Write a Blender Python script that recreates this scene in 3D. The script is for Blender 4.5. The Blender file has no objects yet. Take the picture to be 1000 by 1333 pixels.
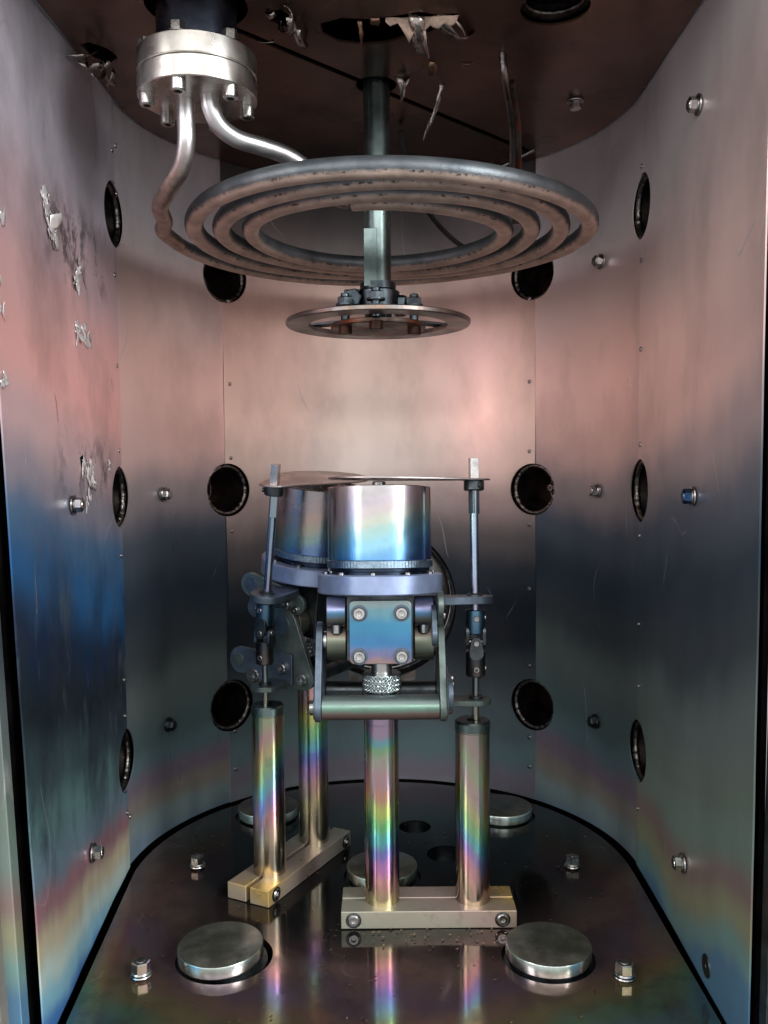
import bpy, bmesh, math, random
from mathutils import Vector, Matrix, noise
from mathutils.geometry import delaunay_2d_cdt
random.seed(7)
PI = math.pi
R_ = math.radians
S = bpy.context.scene
COL = S.collection

# ---------------------------------------------------------------- camera, world, lamps, exposure
cam_d = bpy.data.cameras.new('camera'); cam = bpy.data.objects.new('camera', cam_d); COL.objects.link(cam)
cam_d.sensor_fit = 'VERTICAL'; cam_d.sensor_height = 36.0
cam_d.lens = 36.0*1150/1333; cam_d.clip_start = 0.01; cam_d.clip_end = 60
cam.matrix_world = Matrix.Translation((0, 0, .39)) @ Matrix.Rotation(R_(90-2.74), 4, 'X') @ Matrix.Rotation(R_(-0.45), 4, 'Z')
S.camera = cam
S.view_settings.view_transform = 'Standard'; S.view_settings.look = 'None'
S.view_settings.exposure = 1.36; S.view_settings.gamma = 1.0
W = bpy.data.worlds.new('World'); S.world = W; W.use_nodes = True
bg = W.node_tree.nodes['Background']; bg.inputs[1].default_value = .50
# the room outside: pale walls and ceiling above, a darker floor below
_g = W.node_tree.nodes.new('ShaderNodeTexCoord'); _s = W.node_tree.nodes.new('ShaderNodeSeparateXYZ'); _r = W.node_tree.nodes.new('ShaderNodeValToRGB')
W.node_tree.links.new(_g.outputs['Generated'], _s.inputs[0])
_m = W.node_tree.nodes.new('ShaderNodeMapRange'); W.node_tree.links.new(_s.outputs[2], _m.inputs[0]); _m.inputs[1].default_value = -.6; _m.inputs[2].default_value = .6
W.node_tree.links.new(_m.outputs[0], _r.inputs[0]); W.node_tree.links.new(_r.outputs[0], bg.inputs[0])
_r.color_ramp.interpolation = 'EASE'
_r.color_ramp.elements[0].position = .33; _r.color_ramp.elements[0].color = (.42, .42, .43, 1)
_r.color_ramp.elements[1].position = .56; _r.color_ramp.elements[1].color = (.95, .97, 1, 1)
def area(name, loc, target, sx, sy, power, col):
    d = bpy.data.lights.new(name, 'AREA'); d.shape = 'RECTANGLE'; d.size = sx; d.size_y = sy; d.energy = power; d.color = col
    o = bpy.data.objects.new(name, d); COL.objects.link(o); o.location = loc
    o.rotation_euler = (Vector(target)-Vector(loc)).to_track_quat('-Z', 'Y').to_euler()
    return o
area('room_ceiling_light', (.10, -1.6, 1.28), (.0, .9, .45), 3.4, .6, 10, (1, .98, .96))
area('side_window_light', (1.7, -.70, 1.12), (0, .8, .42), .70, 1.0, 24, (.94, .97, 1))
area('left_room_light', (-1.8, -.70, 1.12), (0, .8, .42), .60, 1.0, 8, (1, .98, .96))
S.render.engine = 'CYCLES'
S.cycles.use_denoising = True
S.cycles.max_bounces = 10; S.cycles.glossy_bounces = 7; S.cycles.diffuse_bounces = 3
S.cycles.sample_clamp_indirect = 6.0
S.cycles.blur_glossy = 0.5

# ---------------------------------------------------------------- materials
def lin(c):
    return tuple((v/12.92 if v <= .04045 else ((v+.055)/1.055)**2.4) for v in c)
class NT:
    def __init__(s, name):
        s.m = bpy.data.materials.new(name); s.m.use_nodes = True
        s.n = s.m.node_tree.nodes; s.l = s.m.node_tree.links
        s.bsdf = s.n['Principled BSDF']
    def node(s, t, **kw):
        n = s.n.new(t)
        for k, v in kw.items(): setattr(n, k, v)
        return n
    def link(s, a, b): s.l.new(a, b)
    def inp(s, sock, v):
        if hasattr(v, 'is_output'): s.link(v, sock)
        else: sock.default_value = v
    def math(s, op, a, b=0.0, c=None, clamp=False):
        n = s.node('ShaderNodeMath', operation=op); n.use_clamp = clamp
        s.inp(n.inputs[0], a); s.inp(n.inputs[1], b)
        if c is not None: s.inp(n.inputs[2], c)
        return n.outputs[0]
    def coords(s):
        n = s.node('ShaderNodeTexCoord'); sp = s.node('ShaderNodeSeparateXYZ'); s.link(n.outputs['Object'], sp.inputs[0])
        s.co = n.outputs['Object']
        return sp.outputs
    def noise(s, scale=5, detail=3, rough=.5, stretch=(1, 1, 1), off=(0, 0, 0)):
        mp = s.node('ShaderNodeMapping'); s.link(s.co, mp.inputs[0]); mp.inputs['Scale'].default_value = stretch; mp.inputs['Location'].default_value = off
        n = s.node('ShaderNodeTexNoise'); s.link(mp.outputs[0], n.inputs['Vector'])
        n.inputs['Scale'].default_value = scale; n.inputs['Detail'].default_value = detail; n.inputs['Roughness'].default_value = rough
        return n.outputs[0]
    def rng(s, v, a, b, c=0.0, d=1.0, clamp=True):
        n = s.node('ShaderNodeMapRange'); n.clamp = clamp
        s.inp(n.inputs[0], v); n.inputs[1].default_value = a; n.inputs[2].default_value = b; n.inputs[3].default_value = c; n.inputs[4].default_value = d
        return n.outputs[0]
    def ramp(s, t, stops, interp='EASE'):
        n = s.node('ShaderNodeValToRGB'); cr = n.color_ramp; cr.interpolation = interp
        stops = sorted(stops, key=lambda q: q[0])
        cr.elements[0].position = stops[0][0]; cr.elements[0].color = (*lin(stops[0][1]), 1)
        cr.elements[1].position = stops[-1][0]; cr.elements[1].color = (*lin(stops[-1][1]), 1)
        for p, c in stops[1:-1]:
            e = cr.elements.new(p); e.color = (*lin(c), 1)
        s.inp(n.inputs[0], t)
        return n.outputs[0]
    def mix(s, f, a, b, blend='MIX'):
        n = s.node('ShaderNodeMix', data_type='RGBA'); n.blend_type = blend
        s.inp(n.inputs[0], f)
        for k, v in ((6, a), (7, b)):
            if hasattr(v, 'is_output'): s.link(v, n.inputs[k])
            else: n.inputs[k].default_value = (*lin(v), 1)
        return n.outputs[2]
    def bump(s, h, strength=.2, dist=.001):
        n = s.node('ShaderNodeBump'); n.inputs['Strength'].default_value = strength; n.inputs['Distance'].default_value = dist
        s.link(h, n.inputs['Height']); s.link(n.outputs[0], s.bsdf.inputs['Normal'])
    def out(s, col, rough=.3, metal=1.0, aniso=0.0):
        b = s.bsdf.inputs
        if hasattr(col, 'is_output'): s.link(col, b['Base Color'])
        else: b['Base Color'].default_value = (*lin(col), 1)
        s.inp(b['Roughness'], rough); b['Metallic'].default_value = metal
        if aniso: b['Anisotropic'].default_value = aniso
        return s.m

def simple_metal(name, col, rough=.3, var=.12, bump=.08, scale=60, metal=1.0, spot=None):
    t = NT(name); t.coords()
    n = t.noise(scale, 4, .6)
    c2 = tuple(max(0, v*(1-var*2)) for v in col)
    base = t.mix(t.rng(n, .3, .7), c2, tuple(min(1, v*(1+var*.4)) for v in col))
    if spot:
        m = t.noise(spot[1], 5, .65, off=(3, 1, 7)); base = t.mix(t.rng(m, .5, .68), base, spot[0])
    rr = t.rng(t.noise(scale*.6, 3, .5, off=(5, 5, 5)), .3, .7, rough*.75, rough*1.3)
    if bump: t.bump(t.noise(scale*5, 3, .6), bump, .0006)
    return t.out(base, rr, metal)

def film_panel(name, stops, seed, slope=.2, amp=.05, rough=(.26, .46), smudge=.28, wear=False, shift=0.0):
    # interference film deposited on the steel liner: colour follows the film's thickness, which falls with height; the back sheet's top also carries painted shade
    t = NT(name); x, y, z = t.coords()
    front = t.math('MAXIMUM', t.math('SUBTRACT', .845, y), 0.0)
    h = t.math('ADD', t.math('SUBTRACT', z, t.math('MULTIPLY', front, slope)), t.math('MULTIPLY', t.rng(z, .30, .16), shift))
    n1 = t.noise(5, 4, .55, (1, 1, .5), (seed, 0, 0)); n2 = t.noise(24, 5, .65, (1, 1, .3), (seed, 3, 1))
    h = t.math('ADD', h, t.math('MULTIPLY', t.math('SUBTRACT', n1, .5), amp*1.6))
    h = t.math('ADD', h, t.math('MULTIPLY', t.math('SUBTRACT', n2, .5), amp*.22))
    col = t.ramp(t.rng(h, 0, .8), stops)
    sm = t.noise(11, 5, .62, (1, 1, .55), (seed+9, 2, 4))
    col = t.mix(t.math('MULTIPLY', t.rng(sm, .48, .72), smudge), col, (.30, .29, .31), 'MIX')
    if wear:
        st = t.noise(9, 6, .7, (1.2, 1.5, .8), (seed+4, 5, 1)); low = t.math('MULTIPLY', t.rng(z, .36, .28), t.rng(z, .05, .13))
        col = t.mix(t.math('MULTIPLY', t.math('MULTIPLY', t.rng(st, .46, .62), low), .75), col, (.17, .20, .24))
        st2 = t.noise(22, 5, .7, (1, 1.4, .5), (seed+6, 1, 3)); col = t.mix(t.math('MULTIPLY', t.math('MULTIPLY', t.rng(st2, .54, .68), low), .6), col, (.40, .45, .49))
    if wear:
        sc1 = t.noise(34, 6, .72, (1, 1, .7), (seed+12, 1, 7)); zone = t.math('MULTIPLY', t.rng(z, .36, .385), t.rng(z, .425, .40)); zone2 = t.math('MULTIPLY', t.rng(z, .53, .56), t.rng(z, .62, .59))
        zn = t.math('MULTIPLY', t.math('MAXIMUM', zone, zone2), t.math('MULTIPLY', t.rng(y, .66, .70), t.rng(y, .83, .79)))
        col = t.mix(t.math('MULTIPLY', t.math('MULTIPLY', t.rng(sc1, .50, .58), zn), .8), col, (.30, .27, .29))
        col = t.mix(t.math('MULTIPLY', t.rng(t.noise(60, 5, .7, (1, 1, .6), (seed+15, 4, 2)), .69, .72), .6), col, (.84, .80, .80))
    hn = t.noise(6.5, 2, .4, (1, 1, .45), (seed, 11, 3)); hair = t.math('MULTIPLY', t.rng(t.math('ABSOLUTE', t.math('SUBTRACT', hn, .5)), .0022, .0008), t.rng(t.noise(14, 3, .5, off=(seed, 4, 9)), .56, .64))
    col = t.mix(t.math('MULTIPLY', hair, .55), col, (.74, .72, .72))
    sc = t.noise(260, 2, .5, (1, 1, .05), (seed, 8, 2)); 
    rr = t.math('ADD', t.rng(t.noise(9, 4, .6, (1, 1, .4), (seed+2, 0, 5)), .3, .7, rough[0], rough[1]), t.math('MULTIPLY', t.math('SUBTRACT', sc, .5), .05))
    t.bump(t.math('ADD', t.math('MULTIPLY', t.noise(3.5, 2, .5, (1, 1, .8), (seed, 1, 1)), 6.0), t.math('MULTIPLY', t.noise(420, 2), .03)), .14, .0012)
    return t.out(col, rr, .62)

def H(z): return z/.8
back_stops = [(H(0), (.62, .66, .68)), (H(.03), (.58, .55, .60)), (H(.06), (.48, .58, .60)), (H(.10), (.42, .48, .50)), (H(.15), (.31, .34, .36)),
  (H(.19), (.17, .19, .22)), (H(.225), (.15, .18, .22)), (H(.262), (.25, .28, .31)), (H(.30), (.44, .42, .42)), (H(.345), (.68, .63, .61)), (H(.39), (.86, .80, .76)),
  (H(.45), (.95, .86, .81)), (H(.53), (.95, .83, .78)), (H(.60), (.88, .76, .71)), (H(.66), (.56, .53, .52)), (H(.73), (.36, .34, .34)), (H(.78), (.34, .33, .33))]  # top stops darkened: shade above the coil painted into the film colour
side_stops = [(H(0), (.40, .56, .68)), (H(.02), (.52, .66, .64)), (H(.042), (.64, .64, .52)), (H(.065), (.60, .52, .49)), (H(.09), (.52, .59, .55)), (H(.13), (.48, .53, .49)),
  (H(.17), (.46, .50, .49)), (H(.22), (.31, .34, .36)), (H(.27), (.24, .29, .34)), (H(.32), (.34, .38, .43)), (H(.37), (.60, .56, .57)), (H(.42), (.82, .71, .69)),
  (H(.50), (.93, .81, .78)), (H(.58), (.91, .82, .80)), (H(.66), (.92, .88, .89)), (H(.78), (.95, .93, .95))]
left_stops = [(H(0), (.34, .56, .84)), (H(.018), (.62, .84, .92)), (H(.036), (.84, .92, .88)), (H(.056), (.86, .81, .68)), (H(.078), (.68, .50, .53)), (H(.100), (.48, .57, .63)), (H(.13), (.42, .57, .57)),
  (H(.165), (.25, .33, .35)), (H(.20), (.13, .17, .20)), (H(.235), (.13, .21, .32)), (H(.275), (.20, .42, .62)), (H(.31), (.32, .47, .61)), (H(.345), (.58, .57, .62)), (H(.385), (.78, .68, .69)),
  (H(.44), (.92, .71, .69)), (H(.50), (.90, .72, .71)), (H(.55), (.84, .73, .75)), (H(.62), (.86, .82, .86)), (H(.78), (.94, .93, .96))]
M_back = film_panel('film_shade_back', back_stops, 1.0, amp=.06, rough=(.32, .50))
M_side = film_panel('film_side', side_stops, 4.0, amp=.075, shift=.018)
curved_stops = [(H(0), (.58, .68, .75)), (H(.02), (.64, .72, .72)), (H(.045), (.66, .62, .58)), (H(.07), (.58, .52, .58)), (H(.095), (.46, .56, .58)), (H(.12), (.40, .48, .48))]+[q for q in side_stops if q[0] > H(.14)]
M_curved = film_panel('film_curved', curved_stops, 21.0, amp=.075)
M_left = film_panel('film_left', left_stops, 8.0, amp=.06, smudge=.45, wear=True, shift=.034)
M_jamb = film_panel('film_jamb', side_stops, 15.0, amp=.05)

def m_floor():
    t = NT('floor_film'); x, y, z = t.coords()
    n = t.noise(7, 4, .55)
    rad = t.math('SQRT', t.math('ADD', t.math('POWER', x, 2.0), t.math('POWER', t.math('SUBTRACT', y, .90), 2.0)))
    v = t.math('ADD', rad, t.math('MULTIPLY', t.math('SUBTRACT', n, .5), .13))
    col = t.ramp(t.rng(v, .1, .36), [(0, (.13, .13, .14)), (.3, (.17, .17, .17)), (.42, (.30, .25, .24)), (.54, (.47, .38, .35)), (.64, (.44, .36, .40)), (.73, (.50, .40, .36)), (.82, (.50, .46, .34)), (.9, (.40, .49, .40)), (1, (.36, .46, .48))])
    dirt = t.noise(26, 6, .72, off=(2, 2, 2)); col = t.mix(t.math('MULTIPLY', t.rng(dirt, .48, .66), .45), col, (.20, .18, .17))
    hn = t.noise(9, 3, .5, off=(8, 1, 3)); hair = t.math('MULTIPLY', t.rng(t.math('ABSOLUTE', t.math('SUBTRACT', hn, .5)), .003, .001), t.rng(t.noise(17, 3, .5, off=(1, 4, 9)), .54, .62))
    col = t.mix(t.math('MULTIPLY', hair, .4), col, (.66, .63, .60))
    rr = t.math('ADD', t.rng(t.noise(18, 5, .65, off=(4, 0, 0)), .35, .7, .06, .17), t.math('MULTIPLY', t.rng(dirt, .5, .66), .10))
    t.bump(t.math('ADD', t.math('MULTIPLY', t.noise(5, 2), 2.0), t.math('MULTIPLY', t.noise(300, 3), .08)), .12, .001)
    dust = t.noise(420, 3, .6, off=(3, 9, 1)); col = t.mix(t.math('MULTIPLY', t.rng(dust, .66, .70), t.math('MULTIPLY', t.rng(dirt, .40, .55), .7)), col, (.50, .46, .42))
    return t.out(col, rr, .80)
M_floor = m_floor()
M_ceil = simple_metal('ceiling_film', (.42, .32, .27), .27, .16, .10, 14, spot=((.28, .23, .21), 9), metal=.8)
M_shell = simple_metal('dark_shell', (.17, .15, .15), .5, .2, .1, 30)
M_tube = simple_metal('port_tube', (.44, .40, .39), .38, .25, .15, 60)
M_weld = simple_metal('weld_bead', (.46, .44, .42), .32, .3, .5, 180)
M_black = simple_metal('black_gap', (.05, .05, .055), .6, .1, 0, 30)
M_steel = simple_metal('clean_steel', (.78, .77, .76), .24, .10, .05, 120)
M_bolt = simple_metal('bolt_steel', (.70, .69, .68), .26, .14, .08, 200)
M_alu = simple_metal('machined_flange', (.82, .80, .77), .27, .05, .06, 60, spot=((.66, .62, .58), 40))
M_sleeve = simple_metal('blued_sleeve', (.32, .35, .41), .25, .15, .05, 40)
M_shaft = simple_metal('shaft_steel', (.46, .52, .51), .32, .12, .05, 50)
M_shaftdark = simple_metal('collar_steel', (.30, .34, .36), .36, .18, .12, 70)
M_ring = simple_metal('ring_plate', (.50, .49, .48), .36, .18, .2, 50, spot=((.58, .47, .40), 26))
M_rust = simple_metal('rusty_disc', (.45, .40, .37), .5, .2, .3, 70, spot=((.60, .33, .20), 60))
M_standoff = simple_metal('brown_standoff', (.33, .25, .22), .45, .2, .2, 80)
M_foil = simple_metal('loose_foil', (.88, .86, .85), .30, .10, .1, 90, metal=.5)
M_foilbrown = simple_metal('brown_foil', (.70, .56, .46), .35, .2, .3, 70)
M_dark = simple_metal('oxidised_steel', (.34, .36, .37), .38, .2, .12, 70)
M_plate = simple_metal('blue_grey_plate', (.38, .43, .48), .38, .14, .06, 60, metal=.75)
M_green = simple_metal('green_grey_plate', (.43, .48, .46), .36, .16, .06, 50, metal=.75)
M_flange = simple_metal('lilac_blue_disc', (.60, .66, .79), .36, .08, .05, 40, metal=.65)
M_neck = simple_metal('neck_steel', (.22, .26, .32), .3, .2, .08, 60)
M_collar = simple_metal('knurled_collar', (.56, .64, .70), .35, .1, .3, 300)
M_shutter = simple_metal('shutter_film', (.74, .70, .69), .30, .10, .04, 30)
M_knob = simple_metal('knurled_knob', (.62, .66, .66), .30, .1, .05, 100)
M_cap = simple_metal('floor_cap', (.50, .50, .45), .36, .2, .15, 40, spot=((.34, .34, .30), 34), metal=.75)
M_capside = simple_metal('cap_rim', (.80, .84, .81), .22, .1, .05, 60)
M_rubber = simple_metal('cable_sheath', (.10, .09, .09), .45, .1, .1, 90, metal=0.0)
M_beige = simple_metal('frame_outer', (.42, .40, .37), .55, .1, .05, 30, metal=0.0)

def rainbow(name, stops, lo, hi, sx=0.0, sy=0.0, amp=.02, rough=.2, vert=.012, seed=0, nscale=18, metal=1.0, pale=0.0, dirt=.45):
    # film on parts of the sources; the part's own coordinates decide the film thickness
    t = NT(name); x, y, z = t.coords()
    h = t.math('ADD', z, t.math('ADD', t.math('MULTIPLY', x, sx), t.math('MULTIPLY', y, sy)))
    h = t.math('ADD', h, t.math('MULTIPLY', t.math('SUBTRACT', t.noise(nscale, 3, .5, off=(seed, 0, 0)), .5), amp*2))
    h = t.math('ADD', h, t.math('MULTIPLY', t.math('SUBTRACT', t.noise(240, 2, .5, (1, 1, .04), (seed, 2, 0)), .5), vert*2))
    if pale:
        oi = t.node('ShaderNodeObjectInfo'); os_ = t.node('ShaderNodeSeparateXYZ'); t.link(oi.outputs['Location'], os_.inputs[0]); h = t.math('ADD', h, t.math('MULTIPLY', os_.outputs[0], .30))
    col = t.ramp(t.rng(h, lo, hi), stops)
    if pale: col = t.mix(t.rng(t.noise(22, 4, .6, off=(seed+3, 8, 8)), .3, .7, pale*.4, pale*1.7), col, (.72, .69, .63))
    d = t.noise(70, 5, .7, off=(seed, 6, 6)); col = t.mix(t.math('MULTIPLY', t.rng(d, .58, .75), dirt), col, (.40, .38, .36))
    rr = t.rng(t.noise(30, 4, .6, off=(seed+1, 1, 1)), .3, .7, rough*.7, rough*1.4)
    t.bump(t.noise(420, 3, .6, (1, 1, .2)), .10, .0005)
    return t.out(col, rr, metal)
post_stops = [(0, (.66, .63, .54)), (.12, (.80, .74, .58)), (.2, (.78, .62, .62)), (.30, (.70, .52, .76)), (.38, (.42, .50, .82)), (.46, (.36, .74, .80)), (.54, (.48, .78, .52)), (.61, (.80, .80, .42)),
              (.68, (.86, .60, .50)), (.76, (.82, .62, .66)), (.85, (.74, .72, .66)), (.91, (.56, .74, .56)), (.95, (.44, .72, .76)), (1, (.70, .60, .72))]
M_post = rainbow('post_film', post_stops, .006, .176, sx=.16, sy=-.3, amp=.013, vert=.006, rough=.21, pale=.18)
M_post2 = rainbow('rod_post_film', [(0, (.64, .60, .52)), (.15, (.76, .70, .62)), (.26, (.76, .58, .64)), (.36, (.56, .54, .80)), (.44, (.40, .70, .78)), (.52, (.58, .74, .54)), (.6, (.78, .72, .52)), (.7, (.76, .62, .60)), (.8, (.66, .70, .56)), (.9, (.68, .60, .58)), (1, (.58, .57, .53))],
                   .055, .223, sx=1.1, sy=-.2, amp=.014, vert=.010, rough=.18, seed=5, pale=.18)
M_base = rainbow('base_film', [(0, (.64, .66, .58)), (.35, (.70, .68, .61)), (.55, (.74, .66, .62)), (.68, (.76, .68, .58)), (.78, (.88, .74, .46)), (1, (.84, .66, .50))], -.06, .09, sx=.5, sy=.3, amp=.02, vert=.004, rough=.34, seed=3, nscale=12, metal=.65)
cap_stops = [(0, (.50, .50, .72)), (.12, (.46, .58, .82)), (.28, (.48, .70, .87)), (.45, (.62, .82, .88)), (.58, (.68, .81, .79)), (.68, (.79, .81, .75)), (.80, (.80, .75, .75)), (.9, (.76, .72, .74)), (1, (.72, .70, .70))]
M_cup = rainbow('cup_film', cap_stops, .311, .385, sx=-.28, sy=-.05, amp=.006, vert=.003, rough=.19, seed=11, dirt=.12)
M_cup_rear = rainbow('cup_film_rear', [(0, (.44, .50, .74)), (.2, (.48, .60, .75)), (.36, (.60, .70, .68)), (.5, (.72, .70, .64)), (.65, (.76, .67, .63)), (.8, (.70, .64, .64)), (1, (.68, .65, .65))], .297, .366, sx=.13, sy=-.25, amp=.006, vert=.003, rough=.24, seed=41, dirt=.12)
M_clamp = rainbow('clamp_film', [(0, (.46, .50, .40)), (.10, (.56, .46, .46)), (.2, (.44, .44, .58)), (.36, (.26, .46, .62)), (.6, (.26, .50, .62)), (.78, (.40, .56, .60)), (.9, (.52, .58, .58)), (1, (.60, .62, .60))], .224, .284, sx=.06, amp=.007, vert=.002, rough=.32, seed=13, metal=.7)
M_boss = rainbow('boss_film', [(0, (.30, .31, .28)), (.35, (.44, .46, .40)), (.45, (.48, .42, .38)), (.58, (.30, .30, .32)), (.66, (.42, .42, .40)), (.74, (.34, .50, .62)), (.85, (.54, .54, .68)), (1, (.62, .66, .76))], .226, .284, amp=.003, vert=.001, rough=.32, seed=17, metal=.7)
M_bar = rainbow('bar_film', [(0, (.38, .34, .32)), (.3, (.50, .42, .40)), (.5, (.42, .54, .48)), (.75, (.48, .54, .52)), (1, (.40, .42, .44))], .182, .205, amp=.004, vert=.001, rough=.30, seed=19, metal=.75)
M_rod = rainbow('rod_film', [(0, (.58, .56, .50)), (.2, (.48, .51, .53)), (.45, (.68, .66, .74)), (.62, (.66, .70, .77)), (.8, (.62, .69, .73)), (1, (.70, .70, .70))], .17, .40, amp=.02, vert=.002, rough=.24, seed=23)
M_joint = rainbow('joint_film', [(0, (.36, .33, .32)), (.4, (.26, .27, .29)), (.6, (.24, .34, .42)), (1, (.32, .44, .52))], .21, .266, amp=.01, vert=.002, rough=.28, seed=29)

M_flap = simple_metal('coppery_foil', (.86, .74, .66), .34, .2, .4, 70, metal=.5)
M_foilshiny = simple_metal('crumpled_foil', (.84, .80, .76), .14, .2, .9, 60)
M_bluebolt = simple_metal('blued_bolt', (.38, .52, .70), .26, .14, .08, 200)
def m_coil():
    t = NT('coil_coating'); x, y, z = t.coords()
    g = t.node('ShaderNodeNewGeometry'); sp = t.node('ShaderNodeSeparateXYZ'); t.link(g.outputs['Normal'], sp.inputs[0])
    n = t.noise(90, 5, .7); nz = t.math('ADD', sp.outputs[2], t.math('MULTIPLY', t.math('SUBTRACT', n, .5), .35))
    f = t.rng(nz, -.72, -.40)             # the coating came from the sources below: it sits on the faces that look down
    steel = t.mix(t.rng(t.noise(50, 3), .3, .7), (.29, .31, .33), (.40, .42, .43))
    coat = t.mix(t.rng(t.noise(40, 5, .65, off=(3, 3, 3)), .35, .7), (.82, .73, .67), (.64, .56, .51))
    crust = t.rng(t.noise(160, 4, .7, off=(1, 5, 2)), .54, .60)
    edge = t.math('MULTIPLY', crust, t.math('SUBTRACT', 1.0, t.math('ABSOLUTE', t.math('SUBTRACT', t.math('MULTIPLY', f, 2.0), 1.0))))
    col = t.mix(edge, t.mix(f, coat, steel), (.14, .11, .10))
    t.bump(t.noise(220, 4, .7), .35, .001)
    return t.out(col, t.rng(f, 0, 1, .55, .45), .62)
M_coil = m_coil()
def m_pipe():
    t = NT('pipe_steel'); x, y, z = t.coords()
    n = t.noise(40, 4, .6)
    f = t.rng(t.math('ADD', z, t.math('MULTIPLY', t.math('SUBTRACT', n, .5), .02)), .006, .036)
    col = t.mix(f, t.mix(t.rng(t.noise(110, 5, .7), .4, .65), (.70, .63, .59), (.54, .48, .45)), t.mix(t.rng(n, .3, .7), (.70, .70, .71), (.82, .81, .80)))
    t.bump(t.noise(260, 3, .6), .18, .0008)
    return t.out(col, t.rng(f, 0, 1, .45, .36))
M_pipe = m_pipe()

# ---------------------------------------------------------------- mesh helpers
class MB:
    def __init__(s, M=None): s.bm = bmesh.new(); s.M = M or Matrix()
    def v(s, co): return s.bm.verts.new(s.M @ Vector(co))
    def f(s, vs):
        try: return s.bm.faces.new(vs)
        except ValueError: return None
    def box(s, x0, x1, y0, y1, z0, z1):
        c = [s.v((x, y, z)) for z in (z0, z1) for x, y in ((x0, y0), (x1, y0), (x1, y1), (x0, y1))]
        for q in ((3, 2, 1, 0), (4, 5, 6, 7), (0, 1, 5, 4), (1, 2, 6, 5), (2, 3, 7, 6), (3, 0, 4, 7)): s.f([c[i] for i in q])
        return s
    def lathe(s, prof, origin=(0, 0, 0), axis=(0, 0, 1), seg=40, start=0.0):
        # prof: list of (radius, height) from bottom to top; radius 0 closes
        ax = Vector(axis).normalized(); q = Vector((0, 0, 1)).rotation_difference(ax); o = Vector(origin)
        rings = []
        for r, h in prof:
            if r <= 1e-7: rings.append([s.v(o+q@Vector((0, 0, h)))])
            else: rings.append([s.v(o+q@Vector((r*math.cos(start+2*PI*i/seg), r*math.sin(start+2*PI*i/seg), h))) for i in range(seg)])
        for a, b in zip(rings, rings[1:]):
            for i in range(seg):
                j = (i+1) % seg
                if len(a) == 1 and len(b) == 1: continue
                if len(a) == 1: s.f([a[0], b[j], b[i]])
                elif len(b) == 1: s.f([a[i], a[j], b[0]])
                else: s.f([a[i], a[j], b[j], b[i]])
        return s
    def cyl(s, p0, p1, r, seg=32, c=0.0006):
        p0 = Vector(p0); p1 = Vector(p1); L = (p1-p0).length
        return s.lathe([(0, 0), (r-c, 0), (r, c), (r, L-c), (r-c, L), (0, L)], p0, p1-p0, seg)
    def hexa(s, p0, p1, r, start=0.0, c=0.0008):
        p0 = Vector(p0); p1 = Vector(p1); L = (p1-p0).length
        return s.lathe([(0, 0), (r, 0), (r, L-c), (r-c*1.4, L), (0, L)], p0, p1-p0, 6, start)
    def socket(s, p0, p1, r, seg=24, hr=.5):
        # cap screw head with a recessed hexagon
        p0 = Vector(p0); p1 = Vector(p1); L = (p1-p0).length; c = r*.14
        s.lathe([(0, 0), (r, 0), (r, L-c), (r-c, L), (r*hr*1.02, L)], p0, p1-p0, seg)
        s.lathe([(r*hr*1.02, L), (r*hr*.92, L*.45), (0, L*.4)], p0, p1-p0, 6)
        return s
    def tube(s, pts, r, seg=14, cap=True, rf=None):
        pts = [Vector(p) for p in pts]; n = len(pts); rings = []
        t0 = (pts[1]-pts[0]).normalized(); up = t0.orthogonal().normalized()
        for i, p in enumerate(pts):
            t = (pts[min(i+1, n-1)]-pts[max(i-1, 0)]).normalized()
            up = (up - t*up.dot(t)).normalized(); sd = t.cross(up); rr = rf(i) if rf else r
            rings.append([s.v(p+up*rr*math.cos(2*PI*k/seg)+sd*rr*math.sin(2*PI*k/seg)) for k in range(seg)])
        for a, b in zip(rings, rings[1:]):
            for i in range(seg): s.f([a[i], a[(i+1) % seg], b[(i+1) % seg], b[i]])
        if cap: s.f(rings[0][::-1]); s.f(rings[-1])
        return s
    def prism(s, outline, h0, h1, fn):
        # outline: ccw 2D points; fn(u, v, h) -> 3D
        a = [s.v(fn(u, v, h0)) for u, v in outline]; b = [s.v(fn(u, v, h1)) for u, v in outline]; n = len(a)
        s.f(a[::-1]); s.f(b)
        for i in range(n): s.f([a[i], a[(i+1) % n], b[(i+1) % n], b[i]])
        return s
    def build(s, name, mat, parent=None, smooth=35, bevel=0.0):
        bm = s.bm
        bmesh.ops.recalc_face_normals(bm, faces=bm.faces)
        me = bpy.data.meshes.new(name); bm.to_mesh(me); bm.free()
        if smooth:
            for p in me.polygons: p.use_smooth = True
            me.set_sharp_from_angle(angle=R_(smooth))
        me.materials.append(mat)
        o = bpy.data.objects.new(name, me); COL.objects.link(o)
        if parent: o.parent = parent
        if bevel:
            b = o.modifiers.new('bevel', 'BEVEL'); b.width = bevel; b.segments = 2; b.limit_method = 'ANGLE'; b.angle_limit = R_(40); b.harden_normals = True
        return o
def hull_circles(cs, seg=48):
    pts = []
    for x, y, r in cs:
        for i in range(seg): a = 2*PI*i/seg; pts.append((x+r*math.cos(a), y+r*math.sin(a)))
    pts = sorted(set(pts))
    def half(ps):
        h = []
        for p in ps:
            while len(h) > 1 and (h[-1][0]-h[-2][0])*(p[1]-h[-2][1])-(h[-1][1]-h[-2][1])*(p[0]-h[-2][0]) <= 1e-12: h.pop()
            h.append(p)
        return h
    lo = half(pts); up = half(pts[::-1]); return lo[:-1]+up[:-1]
def empty(name, loc=(0, 0, 0), rz=0.0):
    o = bpy.data.objects.new(name, None); COL.objects.link(o); o.location = loc; o.rotation_euler = (0, 0, rz); o.empty_display_size = .02
    return o
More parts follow.
